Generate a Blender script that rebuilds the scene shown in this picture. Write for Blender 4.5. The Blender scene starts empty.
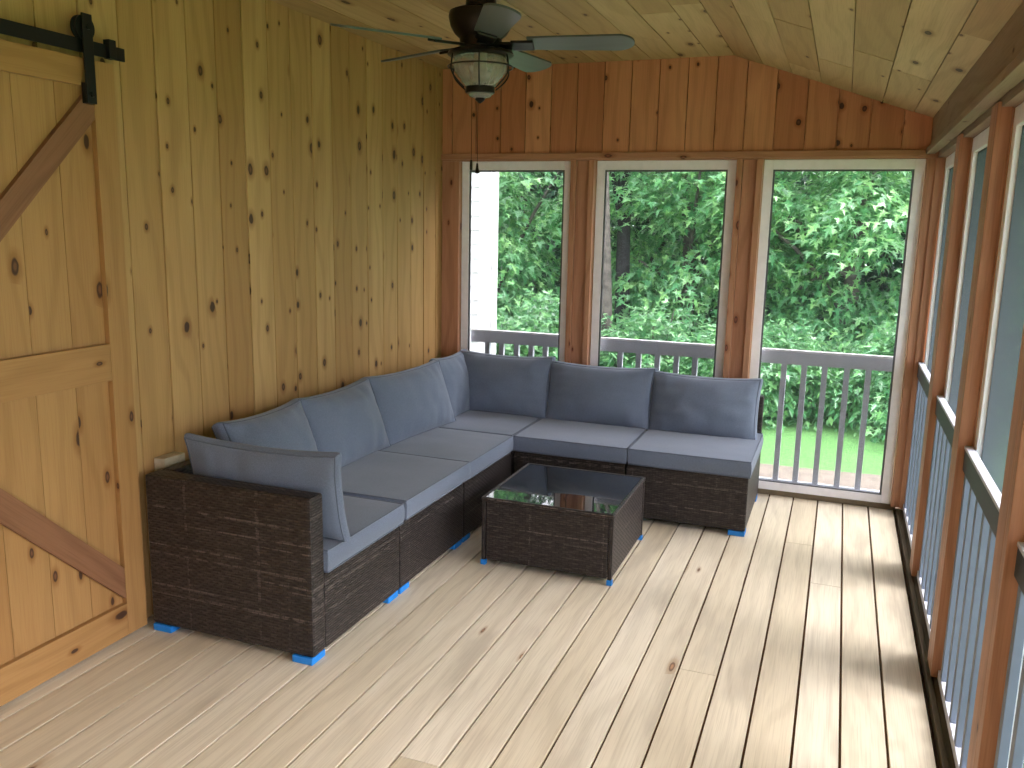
import bpy, bmesh, math, random
import numpy as np
from mathutils import Vector, Matrix, Euler, noise

random.seed(7)
C = bpy.context.scene.collection
R = math.radians
PI = math.pi
V = Vector

# ------------------------------------------------------------------ helpers
class MB:
    """collects shapes and links them as ONE mesh object, UVs in metres (u along the grain)"""
    def __init__(self):
        self.v = []; self.f = []; self.uv = []
    def poly(self, pts, faces, grain=None):
        """closed solid from points; grain axis 0/1/2 in the solid's own axes"""
        n = len(self.v)
        pts = [V(p) for p in pts]
        if grain is None:
            ext = [max(p[i] for p in pts) - min(p[i] for p in pts) for i in range(3)]
            grain = ext.index(max(ext))
        self.v += pts
        for f in faces:
            a, b, c = pts[f[0]], pts[f[1]], pts[f[2]]
            nr = (b - a).cross(c - a)
            if nr.length < 1e-12 and len(f) > 3: nr = (pts[f[2]] - a).cross(pts[f[3]] - a)
            k = max(range(3), key=lambda i: abs(nr[i]))
            ax = [i for i in range(3) if i != k]
            if grain in ax: ax = [grain] + [i for i in ax if i != grain]
            self.f.append([n + i for i in f])
            self.uv.append([(pts[i][ax[0]], pts[i][ax[1]]) for i in f])
    def box(self, lo, hi, bev=0.0, grain=None, M=None):
        lo = V(lo); hi = V(hi)
        if bev <= 0:
            pts = [(x, y, z) for z in (lo.z, hi.z) for y in (lo.y, hi.y) for x in (lo.x, hi.x)]
            fs = [(0,2,3,1),(4,5,7,6),(0,1,5,4),(2,6,7,3),(0,4,6,2),(1,3,7,5)]
        else:
            bm = bmesh.new(); bmesh.ops.create_cube(bm, size=1)
            for v in bm.verts: v.co = V((lo[i] + (v.co[i] + .5) * (hi[i] - lo[i]) for i in range(3)))
            bmesh.ops.bevel(bm, geom=list(bm.edges), offset=bev, segments=2, profile=.6, affect='EDGES', clamp_overlap=True)
            bm.verts.index_update()
            pts = [v.co.copy() for v in bm.verts]; fs = [[v.index for v in f.verts] for f in bm.faces]; bm.free()
        if grain is None:
            e = hi - lo; grain = max(range(3), key=lambda i: e[i])
        n0 = len(self.v)
        self.poly(pts, fs, grain)
        if M is not None:
            for i in range(n0, len(self.v)): self.v[i] = M @ self.v[i]
        return self
    def prism(self, outline, axis, a, b, grain=None):
        """outline of 2-D points extruded along axis from a to b (counter-clockwise outline)"""
        def P(q, t):
            o = [q[0], q[1]]; o.insert(axis, t); return tuple(o)
        n = len(outline)
        pts = [P(q, a) for q in outline] + [P(q, b) for q in outline]
        fs = [list(range(n)), list(range(2*n-1, n-1, -1))] + [(i, i+n, (i+1) % n + n, (i+1) % n) for i in range(n)]
        self.poly(pts, fs, grain)
        return self
    def tube(self, path, rad, seg=8, closed=False, caps=True):
        path = [V(p) for p in path]; n = len(path); n0 = len(self.v)
        rads = rad if isinstance(rad, (list, tuple)) else [rad] * n
        up = None; s = 0
        for i, p in enumerate(path):
            if closed: t = path[(i+1) % n] - path[i-1]
            else: t = path[min(i+1, n-1)] - path[max(i-1, 0)]
            t.normalize()
            if up is None:
                up = V((0,0,1)) if abs(t.z) < .9 else V((1,0,0))
            x = up.cross(t); x.normalize(); y = t.cross(x); up = y
            for k in range(seg):
                a = 2*PI*k/seg
                self.v.append(p + (x*math.cos(a) + y*math.sin(a)) * rads[i])
        m = n if closed else n - 1
        for i in range(m):
            if i: s += (path[i] - path[i-1]).length
            j = (i+1) % n
            for k in range(seg):
                l = (k+1) % seg
                self.f.append([n0+i*seg+k, n0+i*seg+l, n0+j*seg+l, n0+j*seg+k])
                w = rads[i]*2*PI/seg
                self.uv.append([(s, k*w), (s, (k+1)*w), (s+.05, (k+1)*w), (s+.05, k*w)])
        if caps and not closed:
            for i, rev in ((0, True), (n-1, False)):
                f = [n0+i*seg+k for k in range(seg)]
                self.f.append(f[::-1] if rev else f); self.uv.append([(0,0)]*seg)
        return self
    def lathe(self, prof, c=(0,0,0), seg=32, M=None):
        """profile of (r, z)"""
        c = V(c); n0 = len(self.v); n = len(prof)
        for r, z in prof:
            for k in range(seg):
                a = 2*PI*k/seg
                self.v.append(V((c.x + r*math.cos(a), c.y + r*math.sin(a), c.z + z)))
        for i in range(n-1):
            for k in range(seg):
                l = (k+1) % seg
                self.f.append([n0+i*seg+k, n0+i*seg+l, n0+(i+1)*seg+l, n0+(i+1)*seg+k])
                self.uv.append([(k/seg, prof[i][1]), ((k+1)/seg, prof[i][1]), ((k+1)/seg, prof[i+1][1]), (k/seg, prof[i+1][1])])
        for i, rev in ((0, True), (n-1, False)):
            if prof[i][0] > 1e-4:
                f = [n0+i*seg+k for k in range(seg)]
                self.f.append(f[::-1] if rev else f); self.uv.append([(0,0)]*seg)
        if M is not None:
            for i in range(n0, len(self.v)): self.v[i] = M @ self.v[i]
        return self
    def build(self, name, mat, parent=None, smooth=False, origin=None):
        me = bpy.data.meshes.new(name)
        o0 = V(origin) if origin is not None else V((0,0,0))
        me.from_pydata([tuple(p - o0) for p in self.v], [], self.f)
        uvl = me.uv_layers.new(name='UVMap')
        flat = [c for f in self.uv for p in f for c in p]
        uvl.data.foreach_set('uv', flat)
        bm = bmesh.new(); bm.from_mesh(me)
        bmesh.ops.recalc_face_normals(bm, faces=bm.faces); bm.to_mesh(me); bm.free()
        if smooth:
            me.polygons.foreach_set('use_smooth', [True]*len(me.polygons))
            try: me.set_sharp_from_angle(angle=R(smooth if smooth is not True else 40))
            except Exception: pass
        me.materials.append(mat)
        o = bpy.data.objects.new(name, me); C.objects.link(o)
        o.location = o0
        if parent is not None: o.parent = parent
        return o

def tag(o, label=None, cat=None, group=None, kind=None):
    if label: o['label'] = label
    if cat: o['category'] = cat
    if group: o['group'] = group
    if kind: o['kind'] = kind
    return o
def empty(name, loc=(0,0,0), rz=0, **k):
    o = bpy.data.objects.new(name, None); C.objects.link(o)
    o.empty_display_size = .1; o.location = loc; o.rotation_euler.z = rz
    return tag(o, **k)
def copy_tree(o, parent=None):
    c = o.copy(); C.objects.link(c)
    if parent is not None: c.parent = parent
    for ch in list(o.children): copy_tree(ch, c)
    return c
def struct(name, mb, mat, parent=None, label=None, cat=None, **k):
    o = mb.build(name, mat, parent, **k)
    if parent is None: tag(o, label, cat, kind='structure')
    return o

# ------------------------------------------------------------------ materials
class NT:
    def __init__(self, name):
        self.m = bpy.data.materials.new(name); self.m.use_nodes = True
        self.t = self.m.node_tree; self.n = self.t.nodes
        self.b = self.n['Principled BSDF']
    def new(self, ty, **k):
        nd = self.n.new(ty)
        for a, b in k.items():
            if a == 'ins':
                for i, v in b.items(): self.put(nd.inputs[i], v)
            else: setattr(nd, a, b)
        return nd
    def put(self, sock, v):
        if hasattr(v, 'is_output'): self.t.links.new(v, sock)
        elif hasattr(v, 'outputs'): self.t.links.new(v.outputs[0], sock)
        else: sock.default_value = v
    def math(self, op, a, b=0.0, c=None, clamp=False):
        nd = self.n.new('ShaderNodeMath'); nd.operation = op; nd.use_clamp = clamp
        self.put(nd.inputs[0], a); self.put(nd.inputs[1], b)
        if c is not None: self.put(nd.inputs[2], c)
        return nd.outputs[0]
    def mix(self, fac, a, b, mode='MIX'):
        nd = self.n.new('ShaderNodeMix'); nd.data_type = 'RGBA'; nd.blend_type = mode
        self.put(nd.inputs[0], fac); self.put(nd.inputs[6], a); self.put(nd.inputs[7], b)
        return nd.outputs[2]
    def ramp(self, fac, stops):
        nd = self.n.new('ShaderNodeValToRGB'); e = nd.color_ramp.elements
        while len(e) < len(stops): e.new(.5)
        for k, (p, c) in enumerate(stops):
            e[k].position = p; e[k].color = c if len(c) == 4 else (*c, 1)
        self.put(nd.inputs[0], fac); return nd.outputs[0]
    def smooth(self, v, a, b):
        nd = self.n.new('ShaderNodeMapRange'); nd.interpolation_type = 'SMOOTHSTEP'
        self.put(nd.inputs[0], v); nd.inputs[1].default_value = a; nd.inputs[2].default_value = b
        return nd.outputs[0]
    def uvxy(self, offset=True):
        uv = self.new('ShaderNodeUVMap', uv_map='UVMap')
        sp = self.new('ShaderNodeSeparateXYZ', ins={0: uv.outputs[0]})
        geo = self.new('ShaderNodeNewGeometry')
        rnd = geo.outputs['Random Per Island']
        return sp.outputs[0], sp.outputs[1], rnd
    def vec(self, x, y, z=0.0):
        return self.new('ShaderNodeCombineXYZ', ins={0: x, 1: y, 2: z}).outputs[0]

def srgb(r, g, b):
    f = lambda c: (c/255/12.92) if c/255 <= .04045 else ((c/255+.055)/1.055)**2.4
    return (f(r), f(g), f(b), 1)

def wood(name, ca, cb, knots=.8, knot_col=(.06,.028,.014,1), grain=.35, rough=.55, ks=(3.2, 9.0), ring=.25,
         stain=None, size=1.0, spec=.3):
    N = NT(name)
    u, v, rnd = N.uvxy()
    off = N.math('MULTIPLY', rnd, 57.3)
    uo = N.math('ADD', u, off)
    vo = N.math('ADD', v, N.math('MULTIPLY', rnd, 13.7))
    base = N.mix(N.smooth(rnd, 0, 1), ca, cb)
    # broad tone drift along the board
    n0 = N.new('ShaderNodeTexNoise', ins={'Vector': N.vec(N.math('MULTIPLY', uo, .9), N.math('MULTIPLY', vo, 6), off), 'Scale': 1.0, 'Detail': 2.0})
    base = N.mix(N.math('MULTIPLY', N.smooth(n0.outputs[0], .35, .7), .45), base, N.mix(.5, ca, cb, 'MULTIPLY') if False else cb)
    # warp: cathedral rings
    nw = N.new('ShaderNodeTexNoise', ins={'Vector': N.vec(N.math('MULTIPLY', uo, 1.1), N.math('MULTIPLY', vo, 4), off), 'Scale': 1.0, 'Detail': 1.5})
    w = N.math('ADD', N.math('MULTIPLY', vo, 70*size), N.math('MULTIPLY', nw.outputs[0], 22))
    s = N.math('SINE', w)
    s2 = N.smooth(s, .1, 1.0)
    # fine fibre
    nf = N.new('ShaderNodeTexNoise', ins={'Vector': N.vec(N.math('MULTIPLY', uo, 5), N.math('MULTIPLY', vo, 220), off), 'Scale': 1.0, 'Detail': 3.0})
    dark = (cb[0]*.42, cb[1]*.34, cb[2]*.26, 1)
    col = N.mix(N.math('MULTIPLY', s2, ring), base, dark)
    col = N.mix(N.math('MULTIPLY', N.smooth(nf.outputs[0], .42, .75), grain), col, dark)
    if stain is not None:
        ns = N.new('ShaderNodeTexNoise', ins={'Vector': N.vec(N.math('MULTIPLY', uo, 1.3), N.math('MULTIPLY', vo, 5), off), 'Scale': 1.0, 'Detail': 4.0})
        col = N.mix(N.math('MULTIPLY', N.smooth(ns.outputs[0], .52, .72), stain[1]), col, stain[0])
    if knots > 0:
        vo_ = N.new('ShaderNodeTexVoronoi', voronoi_dimensions='2D', ins={'Vector': N.vec(N.math('MULTIPLY', uo, ks[0]), N.math('MULTIPLY', vo, ks[1])), 'Scale': 1.0, 'Randomness': .8})
        sc = N.new('ShaderNodeSeparateColor', ins={0: vo_.outputs['Color']})
        sel = N.math('LESS_THAN', sc.outputs[0], knots)
        nk = N.new('ShaderNodeTexNoise', ins={'Vector': N.vec(N.math('MULTIPLY', uo, 30), N.math('MULTIPLY', vo, 40)), 'Scale': 1.0, 'Detail': 1.0})
        rad = N.math('MULTIPLY_ADD', N.math('MULTIPLY', sc.outputs[1], sc.outputs[1]), .10, .045)
        d = N.math('DIVIDE', vo_.outputs['Distance'], N.math('MULTIPLY', rad, 1.0))
        d = N.math('ADD', d, N.math('MULTIPLY_ADD', nk.outputs[0], .5, -.25))
        core = N.math('MULTIPLY', N.math('SUBTRACT', 1.0, N.smooth(d, .75, 1.1)), sel)
        halo = N.math('MULTIPLY', N.math('SUBTRACT', 1.0, N.smooth(d, .9, 2.6)), sel)
        halo_c = (cb[0]*.55, cb[1]*.40, cb[2]*.28, 1)
        mid = N.math('SUBTRACT', 1.0, N.smooth(d, .2, .7))
        kc = N.mix(N.math('MULTIPLY', mid, N.math('GREATER_THAN', sc.outputs[2], .4)), knot_col, (knot_col[0]*2.6, knot_col[1]*2.4, knot_col[2]*2.2, 1))
        col = N.mix(N.math('MULTIPLY', halo, .6), col, halo_c)
        col = N.mix(core, col, kc)
    N.put(N.b.inputs['Base Color'], col)
    N.b.inputs['Roughness'].default_value = rough
    N.b.inputs['Specular IOR Level'].default_value = spec
    bp = N.new('ShaderNodeBump', ins={'Strength': .12, 'Distance': .002, 'Height': N.math('ADD', nf.outputs[0], N.math('MULTIPLY', s2, -.5))})
    N.put(N.b.inputs['Normal'], bp)
    return N.m

def plain(name, col, rough=.5, metal=0.0, spec=.5, var=.12, nscale=25.0, bump=0.0):
    N = NT(name)
    tc = N.new('ShaderNodeTexCoord')
    n = N.new('ShaderNodeTexNoise', ins={'Vector': tc.outputs['Object'], 'Scale': nscale, 'Detail': 3.0})
    c2 = tuple(min(1, c*(1-2*var)) for c in col[:3]) + (1,)
    N.put(N.b.inputs['Base Color'], N.mix(N.smooth(n.outputs[0], .3, .75), col, c2))
    N.b.inputs['Roughness'].default_value = rough; N.b.inputs['Metallic'].default_value = metal
    N.b.inputs['Specular IOR Level'].default_value = spec
    if bump:
        N.put(N.b.inputs['Normal'], N.new('ShaderNodeBump', ins={'Strength': bump, 'Distance': .002, 'Height': n.outputs[0]}))
    return N.m

def fabric(name, col):
    N = NT(name)
    tc = N.new('ShaderNodeTexCoord')
    n = N.new('ShaderNodeTexNoise', ins={'Vector': tc.outputs['Object'], 'Scale': 420.0, 'Detail': 2.0})
    n2 = N.new('ShaderNodeTexNoise', ins={'Vector': tc.outputs['Object'], 'Scale': 5.0, 'Detail': 3.0})
    c = N.mix(N.smooth(n.outputs[0], .3, .7), tuple(x*.8 for x in col[:3])+(1,), tuple(min(1,x*1.18) for x in col[:3])+(1,))
    c = N.mix(N.math('MULTIPLY', N.smooth(n2.outputs[0], .4, .7), .18), c, tuple(x*.72 for x in col[:3])+(1,))
    N.put(N.b.inputs['Base Color'], c)
    N.b.inputs['Roughness'].default_value = .85; N.b.inputs['Specular IOR Level'].default_value = .2
    N.b.inputs['Sheen Weight'].default_value = .25; N.b.inputs['Sheen Roughness'].default_value = .5
    N.put(N.b.inputs['Normal'], N.new('ShaderNodeBump', ins={'Strength': .15, 'Distance': .001, 'Height': n.outputs[0]}))
    return N.m

def wicker(name):
    N = NT(name)
    u, v, rnd = N.uvxy()
    vec = N.vec(u, v)
    # flat strands woven in rows
    br = N.new('ShaderNodeTexBrick', offset=.5, ins={'Vector': vec, 'Scale': 1.0, 'Mortar Size': .0014, 'Mortar Smooth': .5, 'Bias': 0.0,
               'Brick Width': .034, 'Row Height': .0105, 'Color1': (0,0,0,1), 'Color2': (1,1,1,1), 'Mortar': (0,0,0,1)})
    ns = lambda a, b, d=1.0: N.new('ShaderNodeTexNoise', ins={'Vector': N.vec(N.math('MULTIPLY', u, a), N.math('MULTIPLY', v, b)), 'Scale': 1.0, 'Detail': d}).outputs[0]
    bc = N.new('ShaderNodeSeparateColor', ins={0: br.outputs['Color']}).outputs[0]
    c = N.ramp(ns(26, 95, 2.0), [(.3, srgb(28,24,24)), (.55, srgb(49,43,42)), (.8, srgb(80,71,68))])
    c = N.mix(N.math('MULTIPLY', N.smooth(bc, .4, 1.0), .35), c, srgb(78,68,65))
    # pale strands: thin broken lines across and a few down
    hl = N.math('MULTIPLY', N.smooth(ns(.5, 46), .60, .66), N.smooth(ns(22, 46), .40, .55))
    vl = N.math('MULTIPLY', N.smooth(ns(30, .4), .64, .70), N.smooth(ns(30, 40), .45, .58))
    c = N.mix(N.math('MULTIPLY', hl, .6), c, srgb(112,102,98))
    c = N.mix(N.math('MULTIPLY', vl, .5), c, srgb(104,95,92))
    c = N.mix(br.outputs['Fac'], c, srgb(14,12,12))
    N.put(N.b.inputs['Base Color'], c)
    N.b.inputs['Roughness'].default_value = .45; N.b.inputs['Specular IOR Level'].default_value = .4
    # arched strand profile across each row + over/under along it
    row = N.math('ABSOLUTE', N.math('SINE', N.math('MULTIPLY', v, PI/.0105)))
    ou = N.math('SINE', N.math('ADD', N.math('MULTIPLY', u, 2*PI/.034), N.math('MULTIPLY', N.math('FLOOR', N.math('DIVIDE', v, .0105)), PI)))
    h = N.math('ADD', N.math('MULTIPLY', row, .6), N.math('MULTIPLY', ou, .35))
    N.put(N.b.inputs['Normal'], N.new('ShaderNodeBump', ins={'Strength': .75, 'Distance': .003, 'Height': h}))
    return N.m

def leafmat(name, a, b, c, trans=.45):
    N = NT(name)
    geo = N.new('ShaderNodeNewGeometry'); rnd = geo.outputs['Random Per Island']
    oi = N.new('ShaderNodeObjectInfo')
    r = N.math('FRACT', N.math('ADD', rnd, N.math('MULTIPLY', oi.outputs['Random'], .07)))
    col = N.ramp(r, [(0, a), (.55, b), (1, c)])
    d = N.new('ShaderNodeBsdfDiffuse', ins={0: col}); tr = N.new('ShaderNodeBsdfTranslucent', ins={0: N.mix(.6, col, (.40,.66,.34,1))})
    gl = N.new('ShaderNodeBsdfGlossy', ins={0: (1,1,1,1), 'Roughness': .4})
    m1 = N.new('ShaderNodeMixShader', ins={0: trans, 1: d.outputs[0], 2: tr.outputs[0]})
    fr = N.new('ShaderNodeFresnel', ins={0: 1.35})
    m2 = N.new('ShaderNodeMixShader', ins={0: N.math('MULTIPLY', fr.outputs[0], .22), 1: m1.outputs[0], 2: gl.outputs[0]})
    N.put(N.n['Material Output'].inputs[0], m2.outputs[0])
    return N.m

M = {}
M['pine'] = wood('knotty_pine', srgb(196,160,107), srgb(166,127,78), knots=.44, ring=.16, grain=.18, rough=.5, ks=(5.2, 8.0))
M['pine_door'] = wood('knotty_pine_door', srgb(178,140,90), srgb(164,123,75), knots=.34, ring=.15, grain=.18, rough=.5, ks=(4.0, 8.5))
M['pine_brace'] = wood('pine_brace', srgb(142,102,74), srgb(132,92,64), knots=.2, ring=.2, grain=.25, rough=.5, ks=(4.0, 9.0))
M['pine_ceiling'] = wood('ceiling_pine', srgb(204,180,132), srgb(172,143,96), knots=.25, ring=.15, grain=.2, rough=.55, ks=(3.5, 8.5))
M['cedar'] = wood('orange_cedar', srgb(212,154,114), srgb(184,122,88), knots=.42, ring=.18, grain=.2, rough=.5, ks=(5.6, 7.5), knot_col=(.05,.02,.014,1))
M['cedar_post'] = wood('cedar_post', srgb(194,146,114), srgb(176,126,96), knots=.3, ring=.25, grain=.25, rough=.5, ks=(4.0, 9.0), knot_col=(.09,.03,.018,1))
M['header'] = wood('grey_beam', srgb(158,140,114), srgb(144,124,98), knots=.15, ring=.2, grain=.3, rough=.65, ks=(4.0, 8.5))
M['sill'] = wood('weathered_sill', srgb(128,116,94), srgb(106,94,74), knots=0, ring=.3, grain=.45, rough=.8, stain=((.06,.055,.04,1), .5))
M['deck'] = wood('pale_deck', srgb(230,220,200), srgb(213,199,172), knots=.05, ring=.13, grain=.24, rough=.5, ks=(2.0, 8.0),
                 stain=((.37,.31,.23,1), .5), size=1.15, knot_col=(.16,.09,.05,1))
M['joist'] = plain('joist_brown', srgb(96,64,26), .9)
M['white'] = plain('white_frame_paint', srgb(244,244,247), .45, var=.03)
M['spline'] = plain('grey_spline', srgb(92,94,98), .6)
M['wire'] = plain('screen_wire', srgb(74,82,90), .6, spec=.3, var=.02)
M['grey_rail'] = plain('grey_rail_paint', srgb(205,208,220), .5, var=.04)
M['shaded_baluster'] = plain('grey_paint_shaded', srgb(108,120,138), .5, var=.04)  # railing grey darkened: shade on the right-hand balusters put into the colour
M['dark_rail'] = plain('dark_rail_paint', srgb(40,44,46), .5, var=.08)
M['iron'] = plain('black_iron', srgb(26,26,27), .5, metal=.3, var=.1)
M['bronze'] = plain('dark_bronze', srgb(40,35,32), .35, metal=.6, var=.1)
M['blade'] = wood('fan_blade', srgb(92,100,98), srgb(80,86,86), knots=0, ring=.1, grain=.1, rough=.35, spec=.5)
M['wicker'] = wicker('brown_wicker')
M['fabric'] = fabric('grey_blue_fabric', srgb(106,117,136))
M['piping'] = fabric('grey_piping', srgb(92,102,120))
M['blue'] = plain('blue_foam', srgb(28,132,222), .6, var=.05)
M['batten'] = plain('off_white', srgb(196,184,156), .6)
M['siding'] = plain('white_siding', srgb(190,191,194), .5, var=.02)
M['bark'] = plain('grey_bark', srgb(104,98,92), .9, var=.3, nscale=14, bump=.8)
M['dirt'] = plain('dirt', srgb(122,112,102), .95, var=.15, nscale=9, bump=.3)
N = NT('smoked_glass')
tc = N.new('ShaderNodeTexCoord'); n_ = N.new('ShaderNodeTexNoise', ins={'Vector': tc.outputs['Object'], 'Scale': 3.0})
N.put(N.b.inputs['Base Color'], N.mix(n_.outputs[0], (.006,.007,.009,1), (.012,.013,.016,1)))
N.b.inputs['Roughness'].default_value = .03; N.b.inputs['IOR'].default_value = 1.6; N.b.inputs['Coat Weight'].default_value = .6; N.b.inputs['Coat Roughness'].default_value = .02
M['glass'] = N.m
N = NT('ribbed_clear_glass')
tc = N.new('ShaderNodeTexCoord'); w_ = N.new('ShaderNodeTexNoise', ins={'Vector': tc.outputs['Object'], 'Scale': 60.0})
N.put(N.b.inputs['Base Color'], N.mix(w_.outputs[0], (.70,.70,.68,1), (.52,.52,.50,1)))
N.b.inputs['Roughness'].default_value = .18; N.b.inputs['Transmission Weight'].default_value = .75; N.b.inputs['IOR'].default_value = 1.45
M['globe'] = N.m
N = NT('lawn_grass')
tc = N.new('ShaderNodeTexCoord')
g1 = N.new('ShaderNodeTexNoise', ins={'Vector': tc.outputs['Object'], 'Scale': 45.0, 'Detail': 5.0})
g2 = N.new('ShaderNodeTexNoise', ins={'Vector': tc.outputs['Object'], 'Scale': 1.5, 'Detail': 3.0})
c_ = N.ramp(g1.outputs[0], [(.3, srgb(66,110,56)), (.6, srgb(94,142,76)), (.8, srgb(120,164,94))])
c_ = N.mix(N.math('MULTIPLY', g2.outputs[0], .4), c_, srgb(86,134,74))
N.put(N.b.inputs['Base Color'], c_); N.b.inputs['Roughness'].default_value = .9
N.put(N.b.inputs['Normal'], N.new('ShaderNodeBump', ins={'Strength': .6, 'Distance': .02, 'Height': g1.outputs[0]}))
M['lawn'] = N.m
M['leaf_bright'] = leafmat('maple_leaf', srgb(68,128,86), srgb(98,162,106), srgb(156,206,128))
M['leaf_mid'] = leafmat('shrub_leaf', srgb(58,114,76), srgb(86,150,98), srgb(134,190,118))
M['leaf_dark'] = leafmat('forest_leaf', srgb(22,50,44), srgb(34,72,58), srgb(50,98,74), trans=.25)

# ------------------------------------------------------------------ camera
CX, CY, CZ, YAW, PITCH, ROLL, FPX = 2.5995, -5.5213, 1.6587, .3605, .1837, .0206, 862.09
cam_d = bpy.data.cameras.new('camera'); cam = bpy.data.objects.new('camera', cam_d); C.objects.link(cam)
fwd = V((-math.sin(YAW)*math.cos(PITCH), math.cos(YAW)*math.cos(PITCH), -math.sin(PITCH)))
r0 = V((math.cos(YAW), math.sin(YAW), 0)); u0 = r0.cross(fwd)
cr_ = math.cos(ROLL)*r0 + math.sin(ROLL)*u0; cu_ = -math.sin(ROLL)*r0 + math.cos(ROLL)*u0
mw = Matrix((( cr_.x, cu_.x, -fwd.x, CX), (cr_.y, cu_.y, -fwd.y, CY), (cr_.z, cu_.z, -fwd.z, CZ), (0,0,0,1)))
cam.matrix_world = mw
cam_d.sensor_fit = 'HORIZONTAL'; cam_d.sensor_width = 36.0; cam_d.lens = FPX/1024*36.0
cam_d.clip_start = .05; cam_d.clip_end = 200
bpy.context.scene.camera = cam

# ------------------------------------------------------------------ room shell
W = 3.0; YB = -7.0; HC = 2.66; XK = 1.9; HE = 2.28
def ceil_z(x): return HC if x <= XK else HC + (x - XK) * (HE - HC) / (W - XK)

# deck floor: one mesh, a solid per board with real gaps
mb = MB(); pitch = .145; gap = .009; gaps = []
k0 = math.floor((0.0 - 2.2876)/pitch)
x = 2.2876 + k0*pitch
rr = random.Random(3)
while x < W + .02:
    a, b = max(x, -.02) + gap/2, min(x + pitch, W + .02) - gap/2
    if b - a > .01:
        cuts = [YB]; y = YB + rr.uniform(1.5, 4.0)
        while y < -.6: cuts.append(y); y += rr.uniform(2.6, 4.2)
        cuts.append(-.005)
        for p, q in zip(cuts, cuts[1:]):
            mb.box((a, p + .0012, -.03), (b, q - .0012, 0), bev=.0014, grain=1)
    gaps.append(x)
    x += pitch
struct('floor', mb, M['deck'], label='pale pine deck board floor of the porch', cat='floor')
mb = MB()
y = YB + .1
while y < 0: mb.box((-.05, y, -.2), (W + .1, y + .04, -.031)); y += .4
for gx in gaps:
    if 0 < gx < W: mb.box((gx - gap/2 + .0003, YB, -.0305), (gx + gap/2 - .0003, -.006, -.014), grain=1)
mb.box((-.05, YB, -.24), (W + .1, 0, -.2))
mb.box((-.05, .0005, -.45), (W + .16, .045, -.001), grain=0); mb.box((W + .0205, YB, -.45), (W + .16, -.001, -.031), grain=1)
struct('trim_1', mb, M['joist'], label='brown joists below the deck boards', cat='joist')

# left wall of vertical boards
mb = MB(); pw = .181; y = -.156 + pw - .001; ys = []
y = -2.689 - pw*24
rr = random.Random(5)
while y < 0:
    a, b = max(y, YB), min(y + pw, .0)
    if b - a > .01:
        dx = rr.uniform(-.0015, .0015)
        mb.box((-.02, a + .003, .001), (dx, b - .003, HC + .01), bev=.005, grain=2)
    y += pw
mb.box((-.06, YB, 0), (-.0202, .04, HC))
struct('wall_left', mb, M['pine'], label='knotty pine plank wall running along the left side', cat='wall')

mb = MB()
for k in range(18): mb.box((k*.173 + .001, YB - .02, .001), (k*.173 + .172, YB - .001, ceil_z(min(k*.173 + .173, W)) - .002), bev=.003, grain=2)
mb.box((-.06, YB - .06, 0), (W + .15, YB - .021, HE))
struct('wall_front', mb, M['pine'], label='plank wall at the near end of the porch behind the camera', cat='wall')

# upper back wall of vertical boards following the ceiling line
mb = MB(); pb = .1735; x = 1.637 - pb*10
rr = random.Random(9)
while x < W + .1:
    a, b = max(x, -.0) + .0028, min(x + pb, W + .06) - .0028
    if b - a > .01:
        dy = rr.uniform(-.0015, .0015)
        pts = [(a, 2.1), (b, 2.1)] + [(t, ceil_z(min(t, W)) + .012) for t in ([b, XK, a] if a < XK < b else [b, a])]
        mb.prism(pts, 1, -.06 + dy, -.04, grain=2)
    x += pb
pts = [(-.0, 2.1), (W+.1, 2.1), (W+.1, HE), (W, HE + .01), (XK, HC + .01), (0, HC + .01)]
mb.prism(pts, 1, -.0395, .06, grain=0)
struct('wall_back', mb, M['cedar'], label='orange cedar plank gable above the three screen windows', cat='wall')

# ceiling boards (flat part + slope) with staggered butt joints
mb = MB(); rr = random.Random(11); pc = .176
def ceiling_strip(p0, p1):
    d = V((p1[0]-p0[0], 0, p1[1]-p0[1])); n = V((-d.z, 0, d.x)); n.normalize()
    if n.z < 0: n = -n
    cuts = [YB]; y = YB + rr.uniform(.6, 2.4)
    while y < -.35: cuts.append(y); y += rr.uniform(.9, 2.4)
    cuts.append(-.055)
    for a, b in zip(cuts, cuts[1:]):
        e = rr.uniform(0, .003)
        q0 = V((p0[0], 0, p0[1])) + n*e + d.normalized()*.0022; q1 = V((p1[0], 0, p1[1])) + n*e - d.normalized()*.0022
        o = [q0, q1, q1 + n*.018, q0 + n*.018]
        mb.prism([(p.x, p.z) for p in o], 1, a + .001, b - .001, grain=1)
x = 0
while x < XK - .01:
    ceiling_strip((x, HC), (min(x + pc, XK), HC)); x += pc
L = math.hypot(W - XK, HC - HE); s = 0
while s < L - .01:
    e = min(s + pc, L)
    f = lambda t: (XK + (W - XK)*t/L, HC + (HE - HC)*t/L)
    ceiling_strip(f(s), f(e)); s += pc
mb.prism([(-.06, HC + .025), (XK, HC + .025), (W + .7, HE - .24 + .03), (W + .7, HE - .24 + .08), (XK, HC + .12), (-.06, HC + .12)], 1, YB, .5, grain=1)
struct('ceiling', mb, M['pine_ceiling'], label='pale pine board ceiling that slopes down to the right', cat='ceiling')

# beam and ledge above the right-hand screens
mb = MB(); mb.box((W, YB, 2.1), (W + .045, -.06, HE + .02), bev=.003, grain=1)
mb.box((W + .0455, YB, 2.07), (W + .13, -.06, HE - .02), grain=1)
struct('wall_right', mb, M['header'], label='grey brown beam above the right-hand screens', cat='beam')
mb = MB(); mb.box((W - .018, YB, 2.088), (W + .03, -.0605, 2.122), bev=.004, grain=1)
struct('trim_2', mb, M['header'], label='narrow ledge strip below the beam on the right', cat='trim')
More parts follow.
